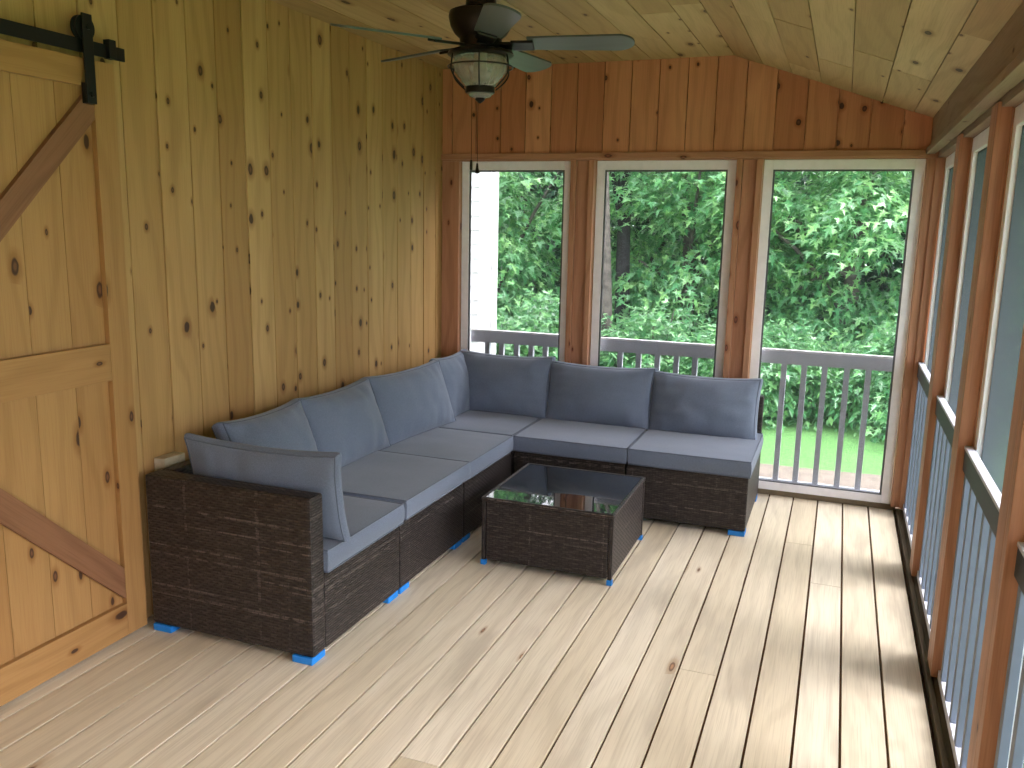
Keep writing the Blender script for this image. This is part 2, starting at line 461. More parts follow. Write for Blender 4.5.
# header strip on the back wall, posts
mb = MB(); mb.box((.0, -.082, 2.075), (W - .02, -.0605, 2.112), bev=.003, grain=0)
mb.box((.0, -.06, 2.067), (W + .13, .05, 2.099), grain=0)
struct('trim_3', mb, M['cedar_post'], label='cedar strip above the three back windows', cat='trim')
wins = [(.1303, .914), (1.0761, 1.9525), (2.1107, 2.989)]
tn = 4
def back_post(a, b, label, cat='post'):
    global tn
    mb = MB(); m = (a + b)/2; w = b - a
    if w > .14:
        mb.box((a + .003, -.075, .001), (a + .038, .05, 2.066), bev=.003, grain=2)
        mb.box((a + .039, -.045, .001), (b - .039, .05, 2.066), bev=.002, grain=2)
        mb.box((b - .038, -.075, .001), (b - .003, .05, 2.066), bev=.003, grain=2)
    else:
        mb.box((a, -.06, .001), (b - .002, .05, 2.066), bev=.003, grain=2)
    struct('trim_%d' % tn, mb, M['cedar_post'], label=label, cat=cat); tn += 1
back_post(.002, .1303, 'knotty cedar corner board between the plank wall and the left back window')
back_post(.914, 1.0761, 'grooved cedar post between the left and middle back windows')
back_post(1.9525, 2.1107, 'grooved cedar post between the middle and right back windows')
# corner post at the right end of the back wall
mb = MB(); mb.box((2.992, -.06, .031), (3.135, .05, 2.066), bev=.003, grain=2); mb.box((3.036, -.078, .031), (3.079, -.0605, 2.066), bev=.003, grain=2)
struct('trim_%d' % tn, mb, M['cedar_post'], label='thin cedar corner post right of the right back window', cat='post'); tn += 1
mb = MB(); mb.box((.1, -.02, .0005), (W + .02, .05, .033), bev=.004, grain=0)
struct('trim_%d' % tn, mb, M['sill'], label='weathered threshold board under the back windows', cat='trim'); tn += 1

# posts along the right wall, sill strips
right_c = [-1.10, -2.115, -3.13, -4.145, -5.16, -6.175]
names_r = ['farthest free-standing cedar post along the right screens', 'second cedar post from the back along the right screens',
           'nearest large cedar post in the picture on the right', 'cedar post beside the camera on the right', 'cedar post behind the camera on the right', 'cedar post at the near end on the right']
for yc, lb in zip(right_c, names_r):
    mb = MB()
    mb.box((W + .034, yc - .072, .031), (W + .08, yc - .0255, 2.087), bev=.003, grain=2)
    mb.box((W + .034, yc - .0245, .031), (W + .08, yc + .072, 2.087), bev=.003, grain=2)
    mb.box((W + .0805, yc - .074, .031), (W + .13, yc + .074, 2.066), grain=2)
    struct('trim_%d' % tn, mb, M['cedar_post'], label=lb, cat='post'); tn += 1
mb = MB()
mb.box((W + .024, YB, -.03), (W + .044, -.02, .012), bev=.003, grain=1)
mb.box((W + .046, YB, -.03), (W + .066, -.02, .004), bev=.002, grain=1)
mb.box((W + .068, YB, -.03), (W + .15, -.02, .030), bev=.003, grain=1)
struct('trim_%d' % tn, mb, M['sill'], label='weathered sill strips along the foot of the right screens', cat='trim'); tn += 1

# ------------------------------------------------------------------ screen windows and railings
def wires(w, h, pitch=.0019, d=.00026):
    """real woven screen: crossed wires, local x,z plane"""
    V_, F_ = [], []
    def bar(x0, x1, z0, z1, y):
        n = len(V_); e = d/2
        V_.extend([(x0,y-e,z0),(x1,y-e,z0),(x1,y-e,z1),(x0,y-e,z1),(x0,y+e,z0),(x1,y+e,z0),(x1,y+e,z1),(x0,y+e,z1)])
        F_.extend([(n,n+1,n+2,n+3),(n+5,n+4,n+7,n+6),(n+4,n,n+3,n+7),(n+1,n+5,n+6,n+2),(n+3,n+2,n+6,n+7),(n+4,n+5,n+1,n)])
    k = int(w/pitch)
    for i in range(k): c = (i+.5)*w/k; bar(c-d/2, c+d/2, 0, h, 0)
    k = int(h/pitch)
    for i in range(k): c = (i+.5)*h/k; bar(0, w, c-d/2, c+d/2, d)
    return V_, F_
def window(n, org, ax, w, z0, z1, fr, label, thick=.036, bottom=None, with_screen=True):
    """org = lower corner, ax = 'x' (faces -y) or 'y' (runs along y, faces -x)"""
    rz = 0 if ax == 'x' else PI/2
    e = empty('window_%d' % n, org, rz, label=label, cat='screen window', kind='structure')
    h = z1 - z0; bt = bottom or fr
    m = MB()
    m.box((0,-thick/2,0), (fr,thick/2,h), bev=.003, grain=2); m.box((w-fr,-thick/2,0), (w,thick/2,h), bev=.003, grain=2)
    m.box((fr,-thick/2,h-fr-.004), (w-fr,thick/2,h), bev=.003, grain=0); m.box((fr,-thick/2,0), (w-fr,thick/2,bt), bev=.003, grain=0)
    m.build('frame', M['white'], e)
    s = .011; m = MB(); a, b, c, d_ = fr, w-fr, bt, h-fr-.004
    m.box((a,-.012,c),(a+s,-.002,d_)); m.box((b-s,-.012,c),(b,-.002,d_)); m.box((a+s,-.012,d_-s),(b-s,-.002,d_)); m.box((a+s,-.012,c),(b-s,-.002,c+s*.6))
    m.build('spline', M['spline'], e)
    if with_screen:
        vv, ff = wires(b-a, d_-c)
        me = bpy.data.meshes.new('screen'); me.from_pydata([(p[0]+a, p[1], p[2]+c) for p in vv], [], ff); me.materials.append(M['wire'])
        o = bpy.data.objects.new('screen', me); C.objects.link(o); o.parent = e
    return e
def railing(org, ax, w, z0, label, bars, zt=.923, zb=.834, dark=False):
    rz = 0 if ax == 'x' else PI/2
    e = empty('railing', org, rz, label=label, cat='railing')
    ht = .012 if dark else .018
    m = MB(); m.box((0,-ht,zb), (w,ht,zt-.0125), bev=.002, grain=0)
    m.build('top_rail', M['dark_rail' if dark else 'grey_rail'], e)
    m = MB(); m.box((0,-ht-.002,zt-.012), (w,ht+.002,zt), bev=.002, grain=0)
    m.build('rail_cap', M['grey_rail' if dark else 'white'], e)  # white on the back rails: sunlight on their tops put into the colour
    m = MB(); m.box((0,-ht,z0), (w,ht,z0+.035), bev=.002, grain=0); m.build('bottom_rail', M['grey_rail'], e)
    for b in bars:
        m = MB(); m.box((b-.0165,-ht+.001,z0+.035), (b+.0165,ht-.001,zb), bev=.002, grain=2); m.build('baluster', M['shaded_baluster' if dark else 'grey_rail'], e)
    return e
wl = ['white framed screen window on the left of the back wall, house siding outside', 'white framed screen window in the middle of the back wall', 'white framed full height screen window on the right of the back wall']
rl = ['grey porch railing behind the left back window', 'grey porch railing behind the middle back window', 'grey porch railing behind the right back window, five balusters in full view']
bars = [(.306,.412,.524,.632,.735), (1.263,1.387,1.513,1.637,1.758), (2.31,2.43,2.55,2.678,2.80)]
for i, (a, b) in enumerate(wins):
    window(i+1, (a + .001, .0, .034), 'x', b - a - .002, .034, 2.066, .053, wl[i], bottom=.05)
    railing((a + .05, .066, 0), 'x', b - a - .10, .05, rl[i], [t - a - .05 for t in bars[i]])
edges = [-.078] + [c for yc in right_c for c in (yc + .077, yc - .077)]
lr = ['narrowest screen window in the far right corner of the right wall', 'second screen window from the far corner on the right wall', 'third screen window from the far corner on the right wall', 'nearest screen window at the right picture edge',
      'screen window beside the camera on the right', 'screen window behind the camera on the right']
rr_l = ['dark topped railing in the far right corner bay', 'dark topped railing in the second bay of the right wall', 'dark topped railing in the third bay of the right wall, its pale cap in view', 'dark topped railing at the right picture edge',
        'railing beside the camera on the right', 'railing behind the camera on the right']
for i in range(5):
    b, a = edges[2*i], edges[2*i+1]
    # runs along +y from a to b
    window(4+i, (W + .102, a, .031), 'y', b - a, .031, 2.066, .06, lr[i], bottom=.03, with_screen=(i < 4))
    w = b - a - .006; nb = 6
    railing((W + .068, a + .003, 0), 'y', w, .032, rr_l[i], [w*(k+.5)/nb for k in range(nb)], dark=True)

# ------------------------------------------------------------------ barn door and its track
e = empty('door_1', (0, 0, 0), label='sliding pine barn door with diagonal braces on the left wall', cat='door', kind='structure')
yl, yr, zb, zt = -4.0, -2.957, .012, 2.2
mb = MB(); y = yr - .10; k = 0
y0 = yl + .02; pd = .157
edgesd = []; t = -3.135
seams = [yr - .02] + [-3.205 - .168*i for i in range(5)]
for a, b in zip(seams[1:], seams[:-1]):
    mb.box((.014, max(a, yl+.01) + .001, zb + .01), (.032, b - .001, zt - .01), bev=.002, grain=2)
mb.build('panel', M['pine_door'], e)
def dpart(name, lo, hi, mat='pine_door', label=None):
    o = MB().box(lo, hi, bev=.003).build(name, M[mat], e)
    return tag(o, label)
dpart('stile', (.0325, yr-.10, zb), (.056, yr, zt)); dpart('stile', (.0325, yl, zb), (.056, yl+.10, zt))
dpart('bottom_rail', (.0325, yl+.101, zb), (.056, yr-.101, .145)); dpart('middle_rail', (.0325, yl+.101, 1.045), (.056, yr-.101, 1.185))
dpart('top_rail', (.0325, yl+.101, 2.105), (.056, yr-.101, zt))
def brace(p, q, wd, zlo, zhi):
    p = V((p[0], p[1])); q = V((q[0], q[1])); d = (q-p).normalized(); n = V((-d.y, d.x))*wd/2
    L = (q-p).length
    m = MB()
    ang = math.atan2(d.y, d.x)
    Mx = Matrix.Translation((.044, p.x, p.y)) @ Matrix.Rotation(ang, 4, 'X')
    # clip to the panel by a bisected solid
    bm = bmesh.new(); bmesh.ops.create_cube(bm, size=1)
    for v in bm.verts: v.co = Mx @ V((v.co.x*.021, v.co.y*(L+.3) + L/2, v.co.z*wd))
    for co, no in (((0, yr-.1015, 0), (0,1,0)), ((0, yl+.1015, 0), (0,-1,0)), ((0,0,zhi), (0,0,1)), ((0,0,zlo), (0,0,-1))):
        r = bmesh.ops.bisect_plane(bm, geom=list(bm.verts)+list(bm.edges)+list(bm.faces), plane_co=co, plane_no=no, clear_outer=True)
        bmesh.ops.holes_fill(bm, edges=[g for g in bm.edges if g.is_boundary])
    # grain along the brace: UVs from the brace's own axes
    inv = Mx.inverted()
    bm.verts.index_update(); pts = [v.co.copy() for v in bm.verts]; fs = [[v.index for v in f.verts] for f in bm.faces]; bm.free()
    m.poly([inv @ p_ for p_ in pts], fs, 1)
    m.v = pts
    return m.build('brace', M['pine_brace'], e)
brace((-3.0, 2.115), (-3.9, 1.19), .082, 1.1855, 2.1045)
brace((-2.99, .165), (-3.9, 1.03), .092, .1455, 1.0445)
# hanger strap (goes up in front of the track) with its roller
for yh in (-3.09, -3.87):
    h = MB().box((.074, yh-.021, 2.045), (.082, yh+.021, 2.345), bev=.002)
    h.box((.0565, yh-.021, 2.045), (.0735, yh+.021, 2.115), bev=.002)
    ho = h.build('hanger', M['iron'], e)
    r_ = MB().lathe([(.0,-.012),(.042,-.012),(.042,-.006),(.034,-.003),(.034,.003),(.042,.006),(.042,.012),(.0,.012)], seg=28)
    Mx = Matrix.Translation((.058, yh, 2.300)) @ Matrix.Rotation(PI/2, 4, 'Y')
    r_.v = [Mx @ v for v in r_.v]; r_.build('roller', M['iron'], ho, smooth=30)
    b_ = MB()
    for zz in (2.075, 2.30):
        b_.tube([(.082, yh, zz), (.089, yh, zz)], .009, seg=6)
    b_.build('bolt', M['iron'], ho)
t = empty('barn_door_track', (0, -3.9, 2.24), label='black iron track bar above the barn door', cat='track', kind='thing')
MB().box((.053, -1.05, -.024), (.062, .993, .022), bev=.001).build('bar', M['iron'], t)
for yy in (-.9, -.45, .35, .9): MB().tube([(.0, yy, 0), (.053, yy, 0)], .011, seg=10).build('standoff', M['iron'], t)
m = MB().box((.050, .905, -.026), (.078, .938, .04), bev=.002); m.build('end_stop', M['iron'], t)

# ------------------------------------------------------------------ sectional sofa
GS = 'wicker sofa sections of the L-shaped sofa'
XF, XBK = .855, .085          # front / back of the left run
YBK = -.10                    # back of the rear run
BZ0, BZ1 = .028, .332
def foot(par, x, y, sx, sy):
    m = MB().box((x-.045, y-.045, .0), (x+.045, y+.045, .0275), bev=.003)
    tag(m.build('foot', M['blue'], par), 'bright blue foot pad')
def section(name, org, x0, x1, y0, y1, label, back=(), arm=None, feet=None):
    e = empty(name, (0,0,0), label=label, cat='sofa', group=None)
    g = .003
    by0 = y0 + (.088 if arm else g)
    MB().box((x0+g, by0, BZ0), (x1, y1-g, BZ1), bev=.008, grain=None if False else 1).build('base', M['wicker'], e)
    if 'left' in back:
        MB().box((x0+g, by0, BZ1+.001), (x0+.065, y1-g, .655), bev=.012, grain=1).build('backrest', M['wicker'], e)
    if 'rear' in back:
        xx = x0 + (.068 if 'left' in back else g)
        MB().box((xx, y1-.062, BZ1+.001), (x1-g, y1-.002, .655), bev=.012, grain=0).build('backrest', M['wicker'], e)
    if arm:
        MB().box((x0+g, y0, BZ0), (x1+.002, y0+.086, .657), bev=.012, grain=0).build('arm', M['wicker'], e)
    d = .046
    for fx in (x0+.055, x1-d):
        for fy in (y0+.045 - (.006 if arm else 0), y1-.06): foot(e, fx, fy, 0, 0)
    # shift origin to the base centre
    c = V(((x0+x1)/2, (y0+y1)/2, 0)); e.location = c
    for ch in e.children: ch.location -= c
    return e
section('sofa_section', None, XBK, XF, -2.962, -2.272, 'brown wicker sofa section with the arm, nearest the barn door', back=('left',), arm=True)
section('sofa_section', None, XBK, XF, -2.270, -1.572, 'armless wicker sofa section between the arm section and the next one along the plank wall', back=('left',))
section('sofa_section', None, XBK, XF, -1.570, -.872, 'armless wicker sofa section along the plank wall, left of the coffee table', back=('left',))
section('sofa_section', None, XBK, XF, -.870, YBK, 'wicker corner sofa section under the left back window', back=('left','rear'))
section('sofa_section', None, XF+.004, 1.540, -.870, YBK, 'armless wicker sofa section behind the coffee table under the middle window', back=('rear',))
section('sofa_section', None, 1.544, 2.222, -.870, YBK, 'armless wicker sofa section at the right end, its side bare', back=('rear',))

def cushion(name, w, d, t, edge, crown_p, loc, rot, label, cat, group, seed=0, wrinkle=.004, ears=0.0, n=28, sag=0.0, puff=.02):
    """soft boxed cushion: local x width, y height/depth, z thickness"""
    m = MB()
    idx = {}
    def P(u, v, s):
        au, av = abs(u), abs(v)
        prof = ((1-au**crown_p)*(1-av**crown_p))
        hz = t/2*(edge + (1-edge)*prof**.6)
        x = u*w/2*(1 + ears*(av**3) - ears*.5*(1-av**2)); y = v*d/2*(1 + ears*(au**3) - ears*.5*(1-au**2))
        y -= sag*d*(1-au**2)*max(0, v)**2
        return V((x, y, s*hz))
    gmap = [-1 + 2*i/n for i in range(n+1)]
    gmap = [math.copysign(1-(1-abs(g))**1.35, g) for g in gmap]
    vs = []
    def add(p):
        vs.append(p); return len(vs)-1
    for s in (1, -1):
        for i in range(n+1):
            for j in range(n+1):
                u, v = gmap[i], gmap[j]
                p = P(u, v, s)
                q = V((p.x*5 + seed*3.1, p.y*5, s*2.0 + seed))
                fade = (1-abs(u)**6)*(1-abs(v)**6)
                p.z += s*(noise.noise(q)*wrinkle + noise.noise(q*2.7)*wrinkle*.5)*fade
                # tension folds running in from the edges
                p.z += s*wrinkle*1.7*fade*noise.noise(V((p.x*20, seed*7.7, 0)))*abs(v)**2
                p.z += s*wrinkle*.8*fade*noise.noise(V((p.y*26, seed*5.1, 3)))*abs(u)**2
                idx[(s, i, j)] = add(p)
    fs = []
    for s in (1, -1):
        for i in range(n):
            for j in range(n):
                f = [idx[(s,i,j)], idx[(s,i+1,j)], idx[(s,i+1,j+1)], idx[(s,i,j+1)]]
                fs.append(f if s > 0 else f[::-1])
    # gusset around the edge, bulging
    ring = [(i, 0) for i in range(n)] + [(n, j) for j in range(n)] + [(i, n) for i in range(n, 0, -1)] + [(0, j) for j in range(n, 0, -1)]
    K = 5; strips = []
    for k in range(K+1):
        row = []
        for (i, j) in ring:
            a, b = vs[idx[(-1,i,j)]], vs[idx[(1,i,j)]]
            if k == 0: row.append(idx[(-1,i,j)]); continue
            if k == K: row.append(idx[(1,i,j)]); continue
            f_ = k/K; p = a.lerp(b, f_); bl = puff*math.sin(PI*f_)**.7
            nx = (-1 if i == 0 else 1 if i == n else 0); ny = (-1 if j == 0 else 1 if j == n else 0)
            dv = V((nx, ny, 0)).normalized(); p = p + dv*bl
            row.append(add(p))
        strips.append(row)
    m_ = len(ring)
    for k in range(K):
        for q in range(m_):
            r2 = (q+1) % m_
            fs.append([strips[k][q], strips[k][r2], strips[k+1][r2], strips[k+1][q]])
    m.v = vs; m.f = fs; m.uv = [[(vs[i].x, vs[i].y) for i in f] for f in fs]
    o = m.build(name, M['fabric'], None, smooth=50)
    o.location = loc; o.rotation_euler = rot
    tag(o, label, cat, group)
    pm = MB()
    for s in (1, -1):
        pm.tube([vs[idx[(s,i,j)]] + V((0,0,0)) for (i, j) in ring], .0035, seg=6, closed=True)
    pm.build('piping', M['piping'], o, smooth=60)
    return o
GC = 'seat cushions on the wicker sofa'; GB = 'back cushions on the wicker sofa'
ST = .1; SZ = BZ1 + ST/2 + .001
def seat(x0, x1, y0, y1, label, seed, dz=0):
    cushion('seat_cushion', x1-x0-.012, y1-y0-.010, ST, .86, 4, ((x0+x1)/2, (y0+y1)/2, SZ+dz), (0,0,0), label, 'cushion', GC, seed, wrinkle=.0025, n=24, puff=.008)
seat(.152, .872, -2.872, -2.256, 'grey seat cushion beside the wicker arm, partly under the propped cushion', 1)
seat(.152, .882, -2.254, -1.545, 'grey seat cushion second from the arm along the plank wall', 2, .012)
seat(.152, .868, -1.545, -.876, 'grey seat cushion along the plank wall just before the corner', 3, -.001)
seat(.152, .856, -.872, -.165, 'grey seat cushion filling the corner of the sofa', 4, -.001)
seat(.862, 1.552, -.884, -.165, 'grey seat cushion behind the coffee table, right of the corner', 5, -.001)
seat(1.556, 2.235, -.884, -.165, 'grey seat cushion at the right end of the sofa', 6, -.001)
BH = .385; BT = .225
def backc(along, a, b, pos, label, seed, lean=13, h=BH, t=BT, z0=.44, dz=0, yaw=0):
    c = (a+b)/2; w = b - a
    zc = z0 + h/2*math.cos(R(lean)) + dz
    if along == 'y':   # faces +x, leaning back towards -x
        Mr = Matrix.Rotation(R(yaw), 4, 'Z') @ Matrix(((0, -math.sin(R(lean)), math.cos(R(lean)), 0), (1, 0, 0, 0), (0, math.cos(R(lean)), math.sin(R(lean)), 0), (0,0,0,1)))
        loc = (pos, c, zc)
    else:              # faces -y, leaning back towards +y
        Mr = Matrix.Rotation(R(yaw), 4, 'Z') @ Matrix(((1, 0, 0, 0), (0, math.sin(R(lean)), -math.cos(R(lean)), 0), (0, math.cos(R(lean)), math.sin(R(lean)), 0), (0,0,0,1)))
        if along == 'X': Mr = Matrix.Rotation(PI, 4, 'Z') @ Mr
        loc = (c, pos, zc)
    return cushion('back_cushion', w, h, t, .28, 2.1, loc, Mr.to_euler(), label, 'cushion', GB, seed, wrinkle=.013, ears=.028, sag=.03, puff=.014)
backc('y', -2.62, -2.075, .245, 'grey back cushion half hidden behind the cushion propped on the arm', 11, lean=20, z0=.425)
backc('y', -2.065, -1.42, .240, 'grey back cushion second from the arm against the plank wall', 12, lean=20, z0=.425)
backc('y', -1.41, -.69, .275, 'grey back cushion third from the arm, creased along its top', 13, lean=19, z0=.425, yaw=-6)
backc('y', -.68, -.20, .285, 'grey back cushion in the corner, turned to face right', 14, lean=14, t=.14, z0=.425)
backc('x', .25, .885, -.285, 'grey back cushion in the corner below the left back window', 15, lean=14, z0=.425)
backc('x', .891, 1.556, -.285, 'grey back cushion in front of the middle back window', 16, lean=14, z0=.412, h=.375)
backc('x', 1.562, 2.192, -.285, 'grey back cushion at the right end of the sofa', 17, lean=14, z0=.405, h=.368)
backc('X', .19, .875, -2.785, 'grey cushion propped on its edge against the wicker arm', 18, lean=9, t=.13, h=.345, z0=.442)

# ------------------------------------------------------------------ coffee table
tx0, tx1, ty0, ty1, tz = 1.05, 1.712, -1.797, -1.125, .344
cx, cy = (tx0+tx1)/2, (ty0+ty1)/2
t = empty('coffee_table', (cx, cy, 0), label='low square brown wicker coffee table with a dark glass top', cat='coffee table')
hx, hy = (tx1-tx0)/2, (ty1-ty0)/2
for lo, hi, gr in (((-hx+.024, -hy+.003, .03), (hx-.024, -hy+.02, tz-.018), 0), ((-hx+.024, hy-.02, .03), (hx-.024, hy-.003, tz-.018), 0),
                   ((-hx+.003, -hy+.024, .03), (-hx+.02, hy-.024, tz-.018), 1), ((hx-.02, -hy+.024, .03), (hx-.003, hy-.024, tz-.018), 1)):
    MB().box(lo, hi, bev=.005, grain=gr).build('side_panel', M['wicker'], t)
for sx in (-1, 1):
    for sy in (-1, 1):
        px, py = sx*(hx-.011), sy*(hy-.011)
        l = MB().box((px-.010, py-.010, .026), (px+.010, py+.010, tz-.018), bev=.003, grain=2).build('leg', M['wicker'], t)
        tag(MB().box((px-.013, py-.013, 0), (px+.013, py+.013, .0255), bev=.003).build('foot', M['blue'], l), 'bright blue foot cap')
m = MB(); rw = .014
m.box((-hx-.002, -hy-.002, tz-.0175), (hx+.002, -hy+rw, tz+.003), bev=.004, grain=0); m.box((-hx-.002, hy-rw, tz-.0175), (hx+.002, hy+.002, tz+.003), bev=.004, grain=0)
m.box((-hx-.002, -hy+rw, tz-.0175), (-hx+rw, hy-rw, tz+.003), bev=.004, grain=1); m.box((hx-rw, -hy+rw, tz-.0175), (hx+.002, hy-rw, tz+.003), bev=.004, grain=1)
m.build('top_rim', M['wicker'], t)
m = MB().box((-hx+rw+.001, -hy+rw+.001, tz-.006), (hx-rw-.001, hy-rw-.001, tz+.0015), bev=.001)
tag(m.build('glass_top', M['glass'], t), 'glossy dark glass table top')

# ------------------------------------------------------------------ small strip behind the arm
m = MB().box((.004, -2.82, .55), (.062, -2.70, .678), bev=.006)
o = m.build('wall_batten', M['batten'], origin=(.03, -2.76, .55)); tag(o, 'short off-white strip on the plank wall just behind the sofa arm', 'strip', kind='thing')

# ------------------------------------------------------------------ ceiling fan
FX, FY = 1.10, -2.0
fan = empty('ceiling_fan', (FX, FY, HC - .012), label='dark bronze ceiling fan with caged glass lamp', cat='ceiling fan')
Z = lambda z: z - HC
MB().lathe([(.0, .011), (.075, .011), (.075, -.02), (.066, -.05), (.03, -.062), (0, -.062)], seg=36).build('canopy', M['bronze'], fan, smooth=35)
MB().tube([(0,0,-.06), (0,0,Z(2.548))], .016, seg=14).build('downrod', M['bronze'], fan, smooth=60)
MB().lathe([(0, Z(2.582)), (.064, Z(2.582)), (.066, Z(2.55)), (.105, Z(2.546)), (.132, Z(2.535)), (.136, Z(2.515)), (.128, Z(2.48)), (.110, Z(2.45)), (.090, Z(2.432)), (.085, Z(2.395)), (.0, Z(2.395))], seg=40).build('motor_housing', M['bronze'], fan, smooth=35)
RB = .642; bz = Z(2.413)
blade_m = None
for k in range(5):
    az = YAW + R(-8) + k*2*PI/5
    if blade_m is None:
        # outline along +x with rounded end
        w0, w1 = .055, .070; r_in, r_out = .20, RB
        n = 14; up = []
        for i in range(n+1):
            tt = i/n; xx = r_in + (r_out-.07-r_in)*tt; up.append((xx, w0 + (w1-w0)*tt))
        arc = [(r_out-.07 + .07*math.sin(a), w1*math.cos(a)) for a in [PI/2*j/8 for j in range(1, 9)]]
        top = up + arc; outl = top + [(x_, -y_) for x_, y_ in reversed(top[:-1])]
        m = MB(); m.prism([(p[0], p[1]) for p in reversed(outl)], 2, -.004, .004, grain=0)
        bo = m.build('blade', M['blade'], fan); blade_m = bo
        im = MB()
        im.box((.075, -.026, -.016), (.19, .026, -.0045), bev=.004, grain=0); im.box((.13, -.040, -.016), (.225, .040, -.0045), bev=.005, grain=0)
        io = im.build('blade_iron', M['bronze'], bo)
    else:
        bo = blade_m.copy(); C.objects.link(bo)
        i2 = io.copy(); C.objects.link(i2); i2.parent = bo
    bo.parent = fan
    bo.location = (0, 0, bz); bo.rotation_euler = (Matrix.Rotation(az, 4, 'Z') @ Matrix.Rotation(R(-13), 4, 'X')).to_euler()
# lamp: fitter, glass, cage
MB().lathe([(0, Z(2.394)), (.09, Z(2.394)), (.135, Z(2.378)), (.140, Z(2.366)), (.130, Z(2.360)), (0, Z(2.360))], seg=40).build('lamp_fitter', M['bronze'], fan, smooth=35)
g = MB()
prof = []
for i in range(15):
    tt = i/14; z = 2.359 - .125*tt; r = .105 + .012*math.sin(PI*min(1, tt*1.3)) - .050*tt**2.2 + .0028*(1 if i % 2 else -1)
    prof.append((r, Z(z)))
prof = prof + [(.0, prof[-1][1])]
g.lathe(prof, seg=96)
for q_ in g.v:
    a_ = math.atan2(q_.y, q_.x); k_ = 1 + .018*math.cos(24*a_); q_.x *= k_; q_.y *= k_
tag(g.build('lamp_glass', M['globe'], fan, smooth=70), 'ribbed pale glass lamp globe')
bulb = MB().lathe([(.0, Z(2.359)), (.016, Z(2.358)), (.017, Z(2.335)), (.03, Z(2.31)), (.032, Z(2.29)), (.022, Z(2.268)), (0, Z(2.262))], seg=20).build('bulb', M['batten'], fan, smooth=60)
def cr(z): # cage radius
    tt = (2.362 - z)/.13
    return .128 + .010*math.sin(PI*tt) - .068*max(0, tt-.45)**1.6*2.0
for k in range(6):
    a = YAW + R(-90) + k*PI/3
    pts = []
    for i in range(13):
        z = 2.362 - .13*i/12; r = cr(z); pts.append((r*math.cos(a), r*math.sin(a), Z(z)))
    MB().tube(pts, .0032, seg=6).build('cage_wire', M['bronze'], fan, smooth=60)
for z in (2.318,):
    r = cr(z); MB().tube([(r*math.cos(2*PI*i/40), r*math.sin(2*PI*i/40), Z(z)) for i in range(40)], .0034, seg=6, closed=True).build('cage_ring', M['bronze'], fan, smooth=60)
MB().lathe([(0, Z(2.240)), (.058, Z(2.240)), (.062, Z(2.236)), (.062, Z(2.214)), (.056, Z(2.210)), (0, Z(2.210))], seg=32).build('bottom_cap', M['bronze'], fan, smooth=35)
tag(MB().lathe([(0, Z(2.2095)), (.052, Z(2.2095)), (.045, Z(2.198)), (.02, Z(2.192)), (0, Z(2.192))], seg=28).build('bottom_glass', M['globe'], fan, smooth=60), 'pale glass ring at the bottom of the lamp')
MB().lathe([(0, Z(2.193)), (.02, Z(2.193)), (.022, Z(2.187)), (.012, Z(2.178)), (.0, Z(2.17))], seg=20).build('finial', M['bronze'], fan, smooth=50)
for dx, zl in ((-.016, 1.905), (.010, 1.892)):
    px = dx*math.cos(YAW)-.02; py = dx*math.sin(YAW)
    c_ = MB().tube([(px, py, Z(2.2095)), (px, py, Z(zl+.03))], .0011, seg=5).build('pull_chain', M['bronze'], fan)
    MB().lathe([(0, zl+.034-HC), (.004, zl+.032-HC), (.006, zl+.012-HC), (.010 if dx > -.01 else .006, zl-.008-HC), (.0, zl-.012-HC)], c=(px, py, 0), seg=14).build('fob', M['bronze'], c_, smooth=60)

# ------------------------------------------------------------------ outdoors
GZ = -.5
m = MB()
m.poly([(-30,-25,GZ-.3),(40,-25,GZ-.3),(40,45,GZ-.3),(-30,45,GZ-.3),(-30,-25,GZ),(40,-25,GZ),(40,45,GZ),(-30,45,GZ)],
       [(0,3,2,1),(4,5,6,7),(0,1,5,4),(1,2,6,5),(2,3,7,6),(3,0,4,7)], 0)
o = struct('lawn', m, M['lawn'], label='mown green lawn beyond the porch', cat='lawn')
# bare strip beside the porch with a wavering edge
m = MB(); ptsA = []
rr = random.Random(4)
for i in range(41):
    x = -6 + i*.4; ptsA.append((x, 2.62 - .05*(x-2.5) + rr.uniform(-.05,.05) + .06*math.sin(x*2.1)))
m.prism([(10, .2), *[(p[0], p[1]) for p in reversed(ptsA)], (-6, .2)][::-1], 2, GZ-.02, GZ+.012, grain=0)
struct('path', m, M['dirt'], label='bare pale dirt strip along the porch', cat='path')
# house wing with clapboards outside the left window
h = empty('house_wing', (-2.565, 2.0, GZ), label='white clapboard house corner seen through the left back window', cat='house', kind='structure')
m = MB(); z = 0; lap = .131
while z < 4.2:
    m.prism([(0, z), (-.022, z), (-.006, z+lap+.012), (0, z+lap+.012)], 0, -2.5, 1.985, grain=0); z += lap
m.box((-2.5, .0005, 0), (2.09, .12, 4.3))
m.build('siding', M['siding'], h)
MB().box((1.985, -.034, 0), (2.096, -.0005, 4.3), bev=.003).build('corner_board', M['siding'], h)
MB().box((2.0005+.09, .0, 0), (2.118, .11, 4.3), bev=.003).build('corner_board', M['siding'], h)

